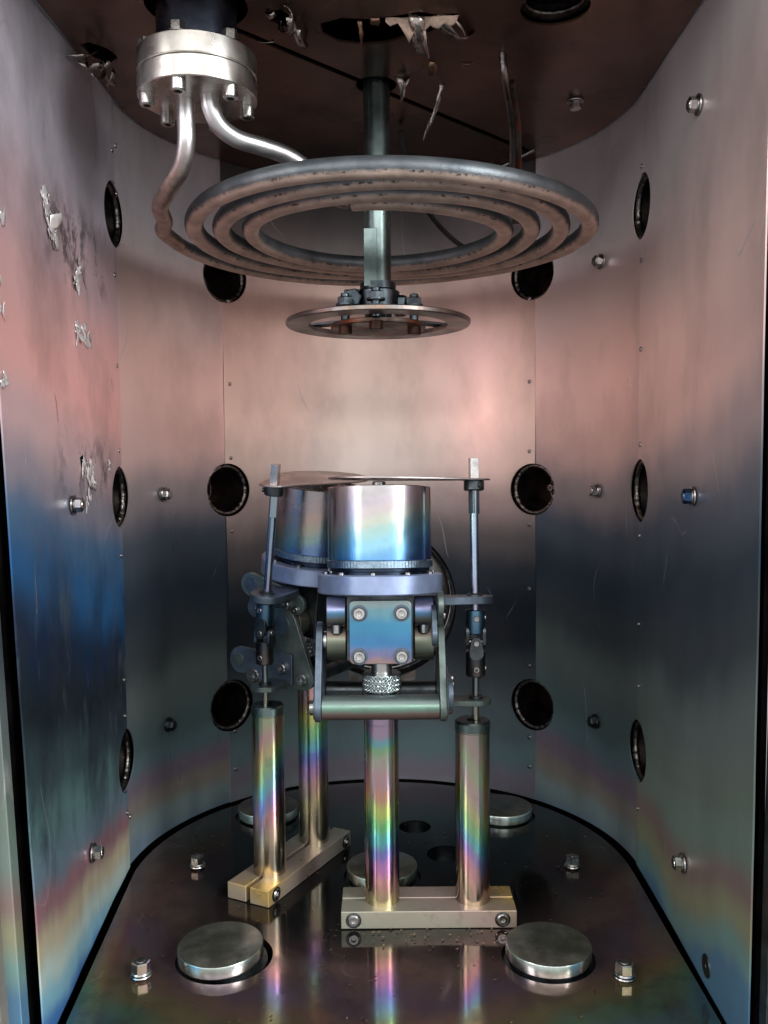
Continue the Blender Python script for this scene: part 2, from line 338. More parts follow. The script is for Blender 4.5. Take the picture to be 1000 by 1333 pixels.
def tag(o, label=None, cat=None, group=None, kind=None):
    if label: o['label'] = label
    if cat: o['category'] = cat
    if group: o['group'] = group
    if kind: o['kind'] = kind
    return o
def copy_tree(o, parent=None):
    c = o.copy(); COL.objects.link(c); c.parent = parent
    for ch in list(o.children): copy_tree(ch, c)
    return c
def smooth_path(pts, n=10):
    pts = [Vector(p) for p in pts]; P = [2*pts[0]-pts[1]]+pts+[2*pts[-1]-pts[-2]]; out = []
    for i in range(1, len(P)-2):
        for k in range(n):
            t = k/n; a, b, c, d = P[i-1:i+3]
            out.append(.5*((2*b)+(c-a)*t+(2*a-5*b+4*c-d)*t*t+(3*b-a-3*c+d)*t**3))
    out.append(pts[-1]); return out

# ---------------------------------------------------------------- the chamber: plan is a U, a half circle behind two flats
CX, CY, RW = -.004, .845, .250
YF = .574                                     # front edge of the flat liner sheets
SQ = RW*PI/2
CEIL = .74
def wall(s, z, off=0.0):
    """arc length s from the middle of the back, height z -> point on the liner; off > 0 is towards the inside"""
    def base(s):
        if abs(s) <= SQ:
            a = PI/2 - s/RW; return Vector((CX+RW*math.cos(a), CY+RW*math.sin(a), z))
        d = abs(s)-SQ; u = d/(CY-.6)
        if s < 0: x = CX-RW + u*(.0205*(1-z/CEIL)-.006*z/CEIL)
        else: x = CX+RW - u*(.002+.0065*(1-z/CEIL))
        return Vector((x, CY-d, z))
    e = .0005
    t = base(s+e)-base(s-e)
    n = Vector((-t.y, t.x, 0)).normalized(); c = Vector((CX, CY-.1, z))
    p = base(s)
    if n.dot(c-p) < 0: n = -n
    return p+n*off, n
def inside(pt, poly):
    x, y = pt; r = False; n = len(poly); j = n-1
    for i in range(n):
        xi, yi = poly[i]; xj, yj = poly[j]
        if (yi > y) != (yj > y) and x < (xj-xi)*(y-yi)/(yj-yi)+xi: r = not r
        j = i
    return r
def circle(u, v, r, n=40, ru=None, jag=0.0):
    return [(u+(ru or r)*math.cos(2*PI*i/n)*(1+jag*random.uniform(-1, 1)), v+r*math.sin(2*PI*i/n)*(1+jag*random.uniform(-1, 1))) for i in range(n)]
def sheet(name, mat, outline, holes, fn, step, thick, parent=None, nfn=None):
    """thin sheet with real holes: triangulate in 2D, map with fn(u, v) -> (point, normal); edges get their thickness"""
    dense = []
    for (a, b), (c, d) in zip(outline, outline[1:]+outline[:1]):
        k = max(1, math.ceil(math.hypot(c-a, d-b)/max(step)))
        dense += [(a+(c-a)*i/k, b+(d-b)*i/k) for i in range(k)]
    outline = dense
    loops = [outline]+holes; vs = []; es = []
    for lp in loops:
        b = len(vs); vs += lp; es += [(b+i, b+(i+1) % len(lp)) for i in range(len(lp))]
    us = [p[0] for p in outline]; ws = [p[1] for p in outline]
    nu = max(2, round((max(us)-min(us))/step[0])); nv = max(2, round((max(ws)-min(ws))/step[1]))
    for i in range(1, nu):
        for j in range(1, nv):
            p = (min(us)+(max(us)-min(us))*i/nu, min(ws)+(max(ws)-min(ws))*j/nv); vs.append(p)
    ov, oe, of, _, _, _ = delaunay_2d_cdt([Vector(p) for p in vs], es, [], 0, 1e-6)
    keep = []
    for f in of:
        c = ((ov[f[0]].x+ov[f[1]].x+ov[f[2]].x)/3, (ov[f[0]].y+ov[f[1]].y+ov[f[2]].y)/3)
        if inside(c, outline) and not any(inside(c, h) for h in holes): keep.append(tuple(f))
    used = sorted({i for f in keep for i in f}); ix = {k: i for i, k in enumerate(used)}
    P = []; N = []
    for k in used:
        p, n = fn(ov[k].x, ov[k].y); P.append(p); N.append(n)
    faces = []
    for f in keep:
        a, b, c = (ix[i] for i in f)
        if (P[b]-P[a]).cross(P[c]-P[a]).dot(N[a]) < 0: b, c = c, b
        faces.append((a, b, c))
    cnt = {}
    for f in faces:
        for a, b in ((f[0], f[1]), (f[1], f[2]), (f[2], f[0])):
            cnt[(a, b)] = 1
    nf = len(P); back = {}; 
    verts = list(P); norms = list(N); rim = []
    for (a, b) in list(cnt):
        if (b, a) in cnt: continue
        tn = (P[b]-P[a]).cross(N[a]).normalized()
        k = len(verts); verts += [P[a], P[b], P[b]-N[b]*thick, P[a]-N[a]*thick]; norms += [tn]*4
        rim.append((k+1, k, k+3, k+2))
    kb = len(verts); verts += [p-n*thick for p, n in zip(P, N)]; norms += [-n for n in N]
    me = bpy.data.meshes.new(name)
    me.from_pydata(verts, [], faces+rim+[(kb+c, kb+b, kb+a) for a, b, c in faces])
    for p in me.polygons: p.use_smooth = True
    me.normals_split_custom_set_from_vertices([tuple(n) for n in norms])
    me.materials.append(mat)
    o = bpy.data.objects.new(name, me); COL.objects.link(o)
    if parent: o.parent = parent
    return o
def panel_fn(off, amp, seed):
    def disp(s, z): return off+amp*noise.noise((s*7+seed, z*5, seed))+amp*.35*noise.noise((s*23, z*14, seed+5))
    def fn(s, z):
        p, n = wall(s, z, disp(s, z)); e = .003
        du = wall(s+e, z, disp(s+e, z))[0]-wall(s-e, z, disp(s-e, z))[0]; dv = wall(s, z+e, disp(s, z+e))[0]-wall(s, z-e, disp(s, z-e))[0]
        m = du.cross(dv).normalized()
        return p, (m if m.dot(n) > 0 else -m)
    return fn

SC = SQ/2                                     # seams at 45 degrees
PORTS = [(-SC, .612, 'left back seam, upper'), (-SC, .368, ''), (-SC, .116, ''), (SC, .612, ''), (SC, .366, ''), (SC, .114, ''),
         (-SQ, .632, ''), (-SQ, .366, ''), (-SQ, .110, ''), (SQ, .636, ''), (SQ, .368, ''), (SQ, .116, '')]
PR = .0300
holes_all = [circle(s, z, PR*random.uniform(.98, 1.02), 48, ru=PR*random.uniform(.97, 1.03)) for s, z, _ in PORTS]
big = circle(.0, .226, .0945, 72)
def near(h, s0, s1): return any(s0 < p[0] < s1 for p in h)
def rect(s0, s1, z0, z1, jl=0.0, jr=0.0, n=60):
    L = [(s0+jl*(noise.noise((z0+(z1-z0)*i/n)*Vector((9, 3, 1))+Vector((s0, 0, 0)))), z0+(z1-z0)*i/n) for i in range(n+1)]
    Rr = [(s1+jr*(noise.noise((z0+(z1-z0)*i/n)*Vector((7, 5, 1))+Vector((s1, 2, 0)))), z0+(z1-z0)*i/n) for i in range(n+1)]
    return Rr + L[::-1]
shell = sheet('chamber_wall', M_shell, rect(-SQ-.275, SQ+.275, -.03, .80), [circle(s, z, .0285, 40) for s, z, _ in PORTS]+[circle(0, .226, .090, 60)],
              lambda s, z: (wall(s, z, -.0065)), (.02, .05), .004)
tag(shell, kind='structure')
SF = SQ+(CY-YF); SFR = SQ+(CY-.560)
slit = [(-SQ-.160+.0015*math.cos(a)+.004*math.sin(a)*.2, .650+.011*math.sin(a)) for a in [2*PI*i/16 for i in range(16)]]
crack1 = [(-SQ-.150, .598), (-SQ-.135, .590), (-SQ-.118, .570), (-SQ-.112, .548), (-SQ-.1135, .548), (-SQ-.121, .569), (-SQ-.137, .588)]
crack2 = [(-SQ-.100, .566), (-SQ-.085, .552), (-SQ-.079, .540), (-SQ-.088, .548)]
crack3 = [(-SQ-.171, .452), (-SQ-.166, .444), (-SQ-.165, .428), (-SQ-.1665, .428), (-SQ-.1685, .443)]
crack4 = [(-SQ-.026, .478), (-SQ-.022, .474), (-SQ-.020, .458), (-SQ-.024, .470)]
tear = [(-SQ-.118, .402), (-SQ-.108, .405), (-SQ-.100, .400), (-SQ-.096, .392), (-SQ-.101, .386), (-SQ-.110, .389), (-SQ-.116, .395)]
PANELS = [
  ('left flat', -SF, -SQ+.0035, .003, .0017, M_left, .0016, 'flat liner sheet on the left, torn and flaking, pink above deep blue', [slit, crack1, crack2, crack3, crack4, tear], .0, .0035),
  ('left curved', -SQ, -SC, .002, .0, M_curved, .0011, 'curved liner sheet between the flaking left sheet and the back sheet', [], 0, .0),
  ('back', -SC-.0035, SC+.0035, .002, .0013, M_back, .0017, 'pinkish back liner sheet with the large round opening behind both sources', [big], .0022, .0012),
  ('right curved', SC, SQ, .002, .0, M_curved, .0008, 'curved liner sheet between the back sheet and the smooth right sheet', [], 0, 0),
  ('right flat', SQ-.0035, SFR, .003, .0015, M_side, .0009, 'smooth untorn flat liner sheet on the right fading from pink to dark', [], .0008, 0)]
def rivet_mb(r=.0024):
    m = MB(); m.lathe([(r, 0), (r, .0004), (r*.8, .0010), (r*.42, .0012), (r*.36, .0004), (0, .0003)], seg=18); return m
rivet_proto = None
def on_wall(o, s, z, off=0.0, spin=0.0):
    p, n = wall(s, z, off); o.matrix_world = Matrix.Translation(p) @ n.to_track_quat('Z', 'Y').to_matrix().to_4x4() @ Matrix.Rotation(spin, 4, 'Z')
rivs = {'back': [(-SC+.004, z) for z in (.585, .49, .405, .32, .165, .085, .04)]+[(SC-.004, z) for z in (.585, .49, .41, .325, .25, .16, .075, .04)],
        'left flat': [(-SQ-.004, z) for z in (.690, .575, .49, .41, .31, .19, .155, .06)],
        'right flat': [(SQ+.003, z) for z in (.672, .585, .502, .412, .325, .24, .06, .18)],
        'left curved': [(-SQ+.012, z) for z in (.70, .655, .05)]}
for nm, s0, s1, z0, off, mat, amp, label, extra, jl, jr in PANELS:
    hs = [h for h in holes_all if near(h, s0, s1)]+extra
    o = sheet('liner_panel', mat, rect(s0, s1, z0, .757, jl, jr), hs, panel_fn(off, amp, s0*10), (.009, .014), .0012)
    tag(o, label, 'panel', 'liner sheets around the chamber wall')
    for s, z in rivs.get(nm, []):
        if rivet_proto is None: r = rivet_proto = rivet_mb().build('rivet', M_bolt, o)
        else: r = rivet_proto.copy(); COL.objects.link(r); r.parent = o
        on_wall(r, s, z, off+amp*.4)
    if nm == 'right flat':
        w = MB().lathe([(.0085, 0), (.0083, .0008), (.0022, .0009), (.0018, .0014), (0, .0014)], seg=28).build('washer_plate', M_dark, o); on_wall(w, SQ+.205, .0195, off+.0004)

# welded ports behind the holes
pl = {0: 'half hidden by the heater coil, on the left', 1: 'level with the tops of the sources, on the left back seam', 2: 'lowest on the left back seam beside the tilted source',
      3: 'half hidden by the heater coil, on the right', 4: 'level with the tops of the sources, on the right back seam', 5: 'lowest on the right back seam',
      6: 'highest on the seam beside the torn left sheet', 7: 'middle of three beside the torn left sheet', 8: 'lowest beside the torn left sheet',
      9: 'highest on the seam of the smooth right sheet', 10: 'middle of three on the seam of the smooth right sheet', 11: 'lowest on the seam of the smooth right sheet'}
def weld_ring(m, r, minor, n=96, h0=0.0):
    pts = []; 
    for i in range(n):
        a = 2*PI*i/n; pts.append(Vector((r*math.cos(a), r*math.sin(a), h0)))
    rings = []
    for i, p in enumerate(pts):
        a = 2*PI*i/n; k = minor*(1+.10*math.sin(a*44)+.14*random.uniform(-1, 1)); e = p.normalized() if h0 == 0 else Vector((math.cos(a), math.sin(a), 0))
        rings.append([m.v(p+e*k*math.cos(2*PI*j/8)+Vector((0, 0, k*math.sin(2*PI*j/8)))) for j in range(8)])
    for i in range(n):
        a, b = rings[i], rings[(i+1) % n]
        for j in range(8): m.f([a[j], b[j], b[(j+1) % 8], a[(j+1) % 8]])
    return m
tube_me = weld_me = end_me = None
for i, (s, z, _) in enumerate(PORTS):
    e = empty('welded_port'); on_wall(e, s, z, -.0065)
    if tube_me is None:
        t = MB().lathe([(.0272, .002), (.0272, -.07), (.0300, -.07), (.0300, .002), (.0272, .002)], seg=48).build('port_tube', M_tube, e)
        w = weld_ring(MB(), .0274, .0031).build('weld_bead', M_weld, e, smooth=60); w.location = (0, 0, .0025)
        d = MB().lathe([(.0271, -.068), (.010, -.0675), (0, -.067)], seg=32).build('end_plate', M_standoff, e)
        tube_me, weld_me, end_me = t, w, d
    else:
        for q in (tube_me, weld_me, end_me):
            c = q.copy(); COL.objects.link(c); c.parent = e
    if i == 4:
        c = MB().lathe([(.0036, 0), (.0036, .003), (.0018, .003), (.0018, .001), (0, .001)], (.018, .002, -.004), seg=16).build('tube_stub', M_weld, e)
    tag(e, 'round welded port '+pl[i], 'port', 'welded ports in the chamber wall')
e = empty('pumping_port'); on_wall(e, 0, .226, -.0065)
MB().lathe([(.0948, .0075), (.0952, .0112), (.1055, .0112), (.1062, .0104), (.1062, .0060)], seg=96).build('collar', M_ring, e)
MB().lathe([(.088, .0), (.088, -.06), (.093, -.06), (.093, .0), (.088, .0)], seg=72).build('port_tube', M_tube, e)
w = weld_ring(MB(), .0895, .0024, 200).build('weld_bead', M_dark, e, smooth=60)
MB().lathe([(.0875, -.012), (.083, -.010), (0, -.010)], seg=64).build('gate_disc', M_ring, e)
tag(e, 'large round port in the back wall behind the two sources', 'port')

# floor: a plate with a dark gap round it, openings for covers
def uplate(inset, yf, front_dx=(0, 0)):
    r = RW-inset; pts = [(CX+r*math.cos(a), CY+r*math.sin(a)) for a in [PI*i/64 for i in range(65)]]
    return pts+[(CX-r+front_dx[0], yf), (CX+r-front_dx[1], yf)]
COVERS = [(-.1335, .6905), (.1285, .688), (-.1335, .983), (.1295, .978), (-.0045, .831)]
FH = [(.031, .947, .0175), (.060, .879, .0195)]
fh = [circle(x, y, .0372, 48) for x, y in COVERS]+[circle(x, y, r, 32) for x, y, r in FH]
fh[0] = circle(-.1310, .6920, .0388, 48)
def floor_fn(x, y):
    e = .004; A = .0006
    h = lambda x, y: A*noise.noise((x*11, y*11, 3.1))
    return Vector((x, y, h(x, y))), Vector((-(h(x+e, y)-h(x-e, y))/(2*e), -(h(x, y+e)-h(x, y-e))/(2*e), 1)).normalized()
fl = sheet('chamber_floor', M_floor, uplate(.008, .50, (.026, .006)), fh, floor_fn, (.012, .012), .009)
tag(fl, kind='structure')
MB().prism(uplate(-.012, .48), -.024, -.014, lambda u, v, h: (u, v, h)).build('lower_floor', M_black, fl, smooth=0)
for x, y, r in FH:
    MB().lathe([(r-.0005, -.0005), (r-.0005, -.0135), (0, -.0135)], (x, y, 0), seg=32).build('recess', M_dark, fl)
# lip strip in the gap at the right edge
# ceiling plate with its openings
slot = [(-.185, .655), (-.1800, .6505), (.165, .9905), (.160, .9955)]
FT = (-.1385, .683); SH = (-.004, .823)
torn = [(-.047, .712), (-.030, .703), (-.010, .7050), (.012, .700), (.030, .694), (.047, .700), (.060, .697), (.062, .708), (.046, .716), (.040, .725), (.020, .7330), (.004, .7430), (-.015, .746), (-.034, .741), (-.046, .728)]
torn2 = [(-.088, .694), (-.076, .690), (-.070, .698), (-.066, .712), (-.076, .716), (-.086, .707)]
torn3 = [(-.246, .742), (-.238, .738), (-.226, .750), (-.222, .766), (-.232, .776), (-.243, .765)]
def ceil_fn(x, y):
    e = .004
    h = lambda x, y: .0016*noise.noise((x*8, y*8, 9.7))
    return Vector((x, y, CEIL+h(x, y))), Vector(((h(x+e, y)-h(x-e, y))/(2*e), (h(x, y+e)-h(x, y-e))/(2*e), -1)).normalized()
ce = sheet('chamber_ceiling', M_ceil, uplate(.003, .545, (-.006, .003)), [slot, circle(*FT, .0385, 48), circle(*SH, .0185, 36), circle(.1335, .6915, .0265, 44), torn, torn2, torn3], ceil_fn, (.014, .014), .0018)
tag(ce, kind='structure')
MB().prism(uplate(-.012, .535), .756, .766, lambda u, v, h: (u, v, h)).build('upper_plate', M_black, ce, smooth=0)
e = empty('ceiling_port', (.1335, .6915, .749))
MB().lathe([(.0245, -.004), (.0245, .02), (.0275, .02), (.0275, -.004), (.0245, -.004)], seg=44).build('port_tube', M_tube, e)
weld_ring(MB(), .0235, .0020, 90).build('weld_bead', M_weld, e, smooth=60)
tag(e, 'round welded port in the brown ceiling', 'port')

# front frame of the chamber
m = MB()
for z0, z1 in ((-.06, .80),):
    a = [(-.2330, -.06), (-.2700, .80)]
    vs = []
    for yy in (.556, .568):
        for xo in (0, -.030): vs.append([m.v((x+xo, yy, z)) for x, z in a])
    A, B_, C_, D_ = vs
    for q in ((A[0], A[1], B_[1], B_[0]), (C_[0], D_[0], D_[1], C_[1]), (A[0], C_[0], C_[1], A[1]), (B_[0], B_[1], D_[1], D_[0]), (A[0], B_[0], D_[0], C_[0]), (A[1], C_[1], D_[1], B_[1])): m.f(q)
jl = m.build('front_frame', M_jamb, None, smooth=0, bevel=.0012)
tag(jl, 'narrow iridescent frame strip at the left front edge of the opening', 'frame')
m = MB()
vs = []
a = [(-.2405, -.06), (-.2850, .80)]
for yy in (.545, .575):
    for xo in (0, -.08): vs.append([m.v((x+xo, yy, z)) for x, z in a])
A, B_, C_, D_ = vs
for q in ((A[0], A[1], B_[1], B_[0]), (C_[0], D_[0], D_[1], C_[1]), (A[0], C_[0], C_[1], A[1]), (B_[0], B_[1], D_[1], D_[0]), (A[0], B_[0], D_[0], C_[0]), (A[1], C_[1], D_[1], B_[1])): m.f(q)
m.build('outer_frame', M_beige, jl, smooth=0, bevel=.002)
def lean_post(xa, xb, w, y0, y1, mat, parent):
    m = MB(); q = [[m.v((x+o, y, z)) for x, z in ((xa, -.06), (xb, .80))] for y in (y0, y1) for o in (0, w)]
    A, B_, C_, D_ = q
    for f in ((A[0], A[1], B_[1], B_[0]), (C_[0], D_[0], D_[1], C_[1]), (A[0], C_[0], C_[1], A[1]), (B_[0], B_[1], D_[1], D_[0]), (A[0], B_[0], D_[0], C_[0]), (A[1], C_[1], D_[1], B_[1])): m.f(f)
    return m.build('front_frame' if parent is None else 'outer_frame', mat, parent, smooth=0, bevel=.0012)
jr_ = lean_post(.2385, .2520, .012, .545, .556, M_dark, None)
tag(jr_, 'dark narrow frame strip at the right front edge of the opening', 'frame')
lean_post(.2525, .2660, .08, .536, .560, M_beige, jr_)

# ---------------------------------------------------------------- hex bolts on the walls, studs on the floor
def make_bolt():
    e = empty('hex_bolt')
    MB().lathe([(.0078, 0), (.0080, .0005), (.0078, .0012), (.004, .0012)], seg=28).build('washer', M_bolt, e)
    MB().lathe([(.0062, .0013), (.0066, .0020), (.0060, .0026), (.003, .0026)], seg=28).build('spring_washer', M_bolt, e)
    m = MB(); m.hexa((0, 0, .0027), (0, 0, .0080), .0060); m.lathe([(.0042, .0080), (.0040, .0083), (0, .0083)], seg=20); m.build('head', M_steel, e, smooth=30)
    return e
bolts = [(SQ+.158, .666, 'hex bolt high on the smooth right sheet', .2), (SQ+.158, .3675, 'blue tinted hex bolt halfway up the smooth right sheet', .5), (SQ+.147, .0712, 'hex bolt low on the smooth right sheet in the rainbow band', .1),
  (-SQ-.142, .364, 'hex bolt below the flaked patch on the torn left sheet', .3), (-SQ-.131, .0765, 'hex bolt low on the torn left sheet above the floor gap', .6),
  (SQ*.77, .605, 'hex bolt peeking out beside the right end of the heater coil', .4), (SQ*.755, .366, 'hex bolt between the two middle ports on the right curved sheet', .2), (SQ*.755, .118, 'dark hex bolt between the two lowest ports on the right curved sheet', .0),
  (-SQ*.755, .366, 'hex bolt between the two middle ports on the left curved sheet', .5), (-SQ*.755, .118, 'dark hex bolt between the two lowest ports on the left curved sheet', .2)]
bp = None
for s, z, lab, sp in bolts:
    if bp is None: o = bp = make_bolt()
    else: o = copy_tree(bp)
    for ch in o.children:
        dm = M_dark if lab.startswith('dark') else (M_bluebolt if lab.startswith('blue') and ch.name.startswith('head') else None)
        if dm: ch.material_slots[0].link = 'OBJECT'; ch.material_slots[0].material = dm
    on_wall(o, s, z, .0022, sp); tag(o, lab, 'bolt', 'hex bolts holding the liner sheets')
o = copy_tree(bp); o.matrix_world = Matrix.Translation((.185, .858, CEIL-.001)) @ Matrix.Rotation(PI, 4, 'X'); tag(o, 'hex bolt hanging from the dark right part of the ceiling', 'bolt', 'hex bolts in the ceiling')
def make_stud():
    e = empty('floor_stud')
    MB().lathe([(.0080, 0), (.0084, .0006), (.0080, .0014), (.004, .0014)], seg=28).build('washer', M_bolt, e)
    MB().lathe([(.0070, .0016), (.0077, .0026), (.0070, .0036), (.003, .0036)], seg=28).build('spring_washer', M_bolt, e)
    m = MB(); m.hexa((0, 0, .0038), (0, 0, .0112), .0072); m.build('nut', M_steel, e, smooth=30)
    MB().lathe([(.0036, .0100), (.0036, .0110), (.0030, .0116), (0, .0116)], seg=20).build('thread_end', M_bolt, e)
    return e
st = make_stud()
for i, (x, y, lab) in enumerate([(-.1909, .6666, 'stud and nut left of the left front round cover'), (.1815, .6594, 'stud and nut right of the right front round cover'), (-.187, .8549, 'stud and nut on the floor behind the left front cover by the left wall'), (.1818, .8484, 'stud and nut on the dark floor by the right wall, behind the right front cover')]):
    o = st if i == 0 else copy_tree(st)
    o.location = (x, y, .0005); o.rotation_euler = (0, 0, .4+i*.7); o.scale = (1, 1, 1) if i < 2 else (.92, .92, .92)
    tag(o, lab, 'stud', 'studs with nuts on the chamber floor')

# round covers lying in the floor openings
def make_cover():
    e = empty('port_cover')
    MB().lathe([(0, .0125), (.0322, .0125), (.0336, .0118)], seg=64).build('top_face', M_cap, e)
    MB().lathe([(.0336, .0118), (.0340, .0110), (.0340, .0026), (.0332, .002), (0, .002)], seg=64).build('rim', M_capside, e)
    MB().lathe([(.0371, -.0125), (.0371, -.003), (.0325, -.002), (.0325, .0018), (0, .0018)], seg=48).build('seat', M_dark, e)
    return e
cv = make_cover()
for i, ((x, y), lab) in enumerate(zip(COVERS, ['round metal cover lying off centre in the left front floor opening', 'round metal cover in the right front floor opening beside the clamped base', 'round cover at the left back of the floor behind the tilted source', 'round cover at the right back of the floor in shade', 'round cover in the middle of the floor behind the upright source'])):
    o = cv if i == 0 else copy_tree(cv)
    o.location = (x, y, -.0005 if i else 0); o.rotation_euler = (0, 0, i*1.3)
    if i == 0: o.rotation_euler = (R_(1.0), R_(-1.2), .3)
    tag(o, lab, 'cover', 'round covers in the floor openings')

# ---------------------------------------------------------------- the sources: one is built, the other is a copy
MX = -.0395
TILT = R_(4.6); PZ = .243
TM = Matrix.Translation((0, 0, PZ)) @ Matrix.Rotation(-TILT, 4, 'X') @ Matrix.Translation((0, 0, -PZ))
def X(y, z): return lambda u, v, h: (h, u, v)
yz = lambda u, v, h: (h, u, v)
xy = lambda u, v, h: (u, v, h)
def make_source():
    e = empty('sputter_source')
    P = lambda m, n, mat, par=e, **k: m.build(n, mat, par, **k)
    # split clamp base
    for y0, y1, sc in ((-.0225, -.0022, 1), (.0022, .0225, -1)):
        b = P(MB().box(-.0747, .0747, y0, y1, .0005, .0155), 'base_bar', M_base, bevel=.0007)
        yy = y0 if sc > 0 else y1
        for sx in (-.0640, .0625):
            P(MB().lathe([(.0064, 0), (.0066, .0004), (.0056, .0007), (.0050, .0005)], (sx, yy, .008), (0, -sc, 0), 28), 'counterbore', M_dark, b)
            P(MB().socket((sx, yy+sc*.001, .008), (sx, yy-sc*.0018, .008), .0046), 'screw', M_steel, b)
    # posts
    p1 = P(MB().lathe([(.0150, .006), (.0150, .172), (.0147, .1722), (.0147, .1728), (.0150, .173), (.0150, .196), (.0140, .197), (0, .197)], (MX, 0, 0), seg=56), 'post', M_post)
    p2 = P(MB().lathe([(.0150, .006), (.0150, .1640), (.0146, .1644), (.0146, .1650)], (-MX, 0, 0), seg=56), 'post', M_post2)
    P(MB().lathe([(.0146, .1650), (.0152, .1652), (.0153, .1720), (.0140, .1735), (.0050, .1735), (.0050, .168), (0, .168)], (-MX, 0, 0), seg=56), 'end_cap', M_shaft, p2)
    # yoke
    bar = P(MB().cyl((MX-.0488, -.030, .193), (MX+.0488, -.030, .193), .0103, 40), 'cross_bar', M_bar)
    bar2 = P(MB().cyl((MX-.0488, .024, .194), (MX+.0488, .024, .194), .0080, 32), 'cross_bar', M_dark)
    P(MB().box(MX-.016, MX+.016, -.031, .022, .188, .199), 'yoke_block', M_dark, bevel=.0008)
    for sx in (-1, 1):
        x0 = MX+sx*.0490; x1 = MX+sx*.0545
        pl_ = P(MB().prism(hull_circles([(.0, PZ, .0170), (-.030, .193, .0118), (.024, .194, .0110)]), min(x0, x1), max(x0, x1), yz), 'side_plate', M_plate if sx < 0 else M_green, bevel=.0006)
        for y, z, r in ((-.030, .193, .0062), (.024, .194, .0056)):
            P(MB().socket((x1, y, z), (x1+sx*.0052, y, z), r), 'screw', M_bolt, pl_)
        if sx > 0:
            P(MB().cyl((x1, 0, PZ), (x1+.0006, 0, PZ), .0095, 32, .0002), 'pivot_face', M_plate, pl_)
        ends = P(MB().cyl((MX+sx*.0545, -.030, .193), (MX+sx*.0556, -.030, .193), .0098, 32, .0003), 'washer', M_bar, bar)
    # pivot bosses and tilting block
    for sx in (-1, 1):
        P(MB().cyl((MX+sx*.0288, 0, PZ), (MX+sx*.0455, 0, PZ), .0165, 44), 'pivot_boss', M_boss)
        P(MB().cyl((MX+sx*.0455, 0, PZ), (MX+sx*.0490, 0, PZ), .0090, 28), 'pivot_washer', M_steel)
        b = P(MB(TM).cyl((MX+sx*.0290, -.010, .2690), (MX+sx*.0450, -.010, .2690), .0130, 44), 'upper_boss', M_boss)
        P(MB(TM).socket((MX+sx*.0370, -.013, .258), (MX+sx*.0370, -.013, .2505), .0052), 'screw', M_bolt, b)
    P(MB(TM).box(MX-.0280, MX+.0280, -.0235, .022, .2285, .2835), 'tilt_block', M_dark, bevel=.001)
    def rr(x0, x1, z0, z1, r):
        o = []
        for cx_, cz, a0, q in ((x1-r, z0+r, -90, .3), (x1-r, z1-r, 0, 1), (x0+r, z1-r, 90, 1), (x0+r, z0+r, 180, .3)):
            for k in range(7):
                a = R_(a0+15*k); o.append((cx_+r*math.cos(a), cz+r*math.sin(a)))
        return o
    cp = P(MB(TM).prism(rr(MX-.0255, MX+.0262, .2270, .2795, .0045), .0245, .0310, lambda u, v, h: (u, -h, v)), 'clamp_plate', M_clamp, bevel=.0007)
    for sx in (-.0172, .0178):
        for z in (.2335, .2690):
            P(MB(TM).lathe([(.0070, 0), (.0070, .0005), (.0050, .0006)], (MX+sx, -.0309, z), (0, -1, 0), 28), 'washer', M_plate, cp)
            P(MB(TM).socket((MX+sx, -.0313, z), (MX+sx, -.0363, z), .0052), 'screw', M_steel, cp)
    # knurled knob below
    P(MB().cyl((MX+.001, -.012, .2175), (MX+.001, -.012, .2300), .0088, 32), 'knob_stem', M_steel)
    m = MB(); nU, nV = 240, 30; kx, ky = MX+.001, -.012; rings = []
    for j in range(nV+1):
        z = .2030+.0150*j/nV; ring = []
        for i in range(nU):
            a = 2*PI*i/nU; w1 = abs(((i+j*1.5)/8.0) % 1-.5)*2; w2 = abs(((i-j*1.5)/8.0) % 1-.5)*2
            hgt = min(w1, w2); edge = min(1, min(j, nV-j)/2.5)
            r = .0157+.0011*hgt*edge+.0003*edge; ring.append(m.v((kx+r*math.cos(a), ky+r*math.sin(a), z)))
        rings.append(ring)
    for a, b in zip(rings, rings[1:]):
        for i in range(nU): m.f([a[i], a[(i+1) % nU], b[(i+1) % nU], b[i]])
    m.f(rings[0][::-1]); m.f(rings[-1])
    P(m, 'knurled_knob', M_knob, smooth=25)
    P(MB().lathe([(0, .2008), (.0130, .2008), (.0152, .2032), (.010, .2040)], (kx, ky, 0), seg=40), 'knob_face', M_knob)
    # head
    P(MB(TM).lathe([(0, .2845), (.0525, .2845), (.0535, .2855), (.0535, .3000), (.0525, .3010), (.043, .3010), (.041, .2995), (0, .2995)], (MX, 0, 0), seg=80), 'flange_disc', M_flange)
    nk = P(MB(TM).lathe([(.0415, .2985), (.0415, .3030), (.0432, .3036), (.0432, .3058), (.040, .3062)], (MX, 0, 0), seg=72), 'neck', M_neck)
    for k in range(10):
        a = 2*PI*k/10+.2; px_, py_ = MX+.0468*math.cos(a), .0468*math.sin(a)
        P(MB(TM).socket((px_, py_, .3008), (px_, py_, .3030), .0026, 14), 'screw', M_bolt, nk)
    rg = MB(TM); rings = []; nU = 300
    for r_, z in ((.0440, .3060), (.0453, .3066), (.0456, .3066), (.0456, .3122), (.0453, .3124), (.0440, .3130)):
        rings.append([rg.v((MX+(r_-(.0003 if (i % 3 == 0 and .3065 < z < .3123) else 0))*math.cos(2*PI*i/nU), (r_-(.0003 if (i % 3 == 0 and .3065 < z < .3123) else 0))*math.sin(2*PI*i/nU), z)) for i in range(nU)])
    for a, b in zip(rings, rings[1:]):
        for i in range(nU): rg.f([a[i], a[(i+1) % nU], b[(i+1) % nU], b[i]])
    P(rg, 'knurled_ring', M_collar)
    cup = P(MB(TM).lathe([(.0440, .3125), (.0446, .3132), (.0446, .3742), (.0441, .3748), (.0385, .3748), (.0375, .3740), (.0375, .366), (0, .366)], (MX, 0, 0), seg=96), 'cup', M_cup)
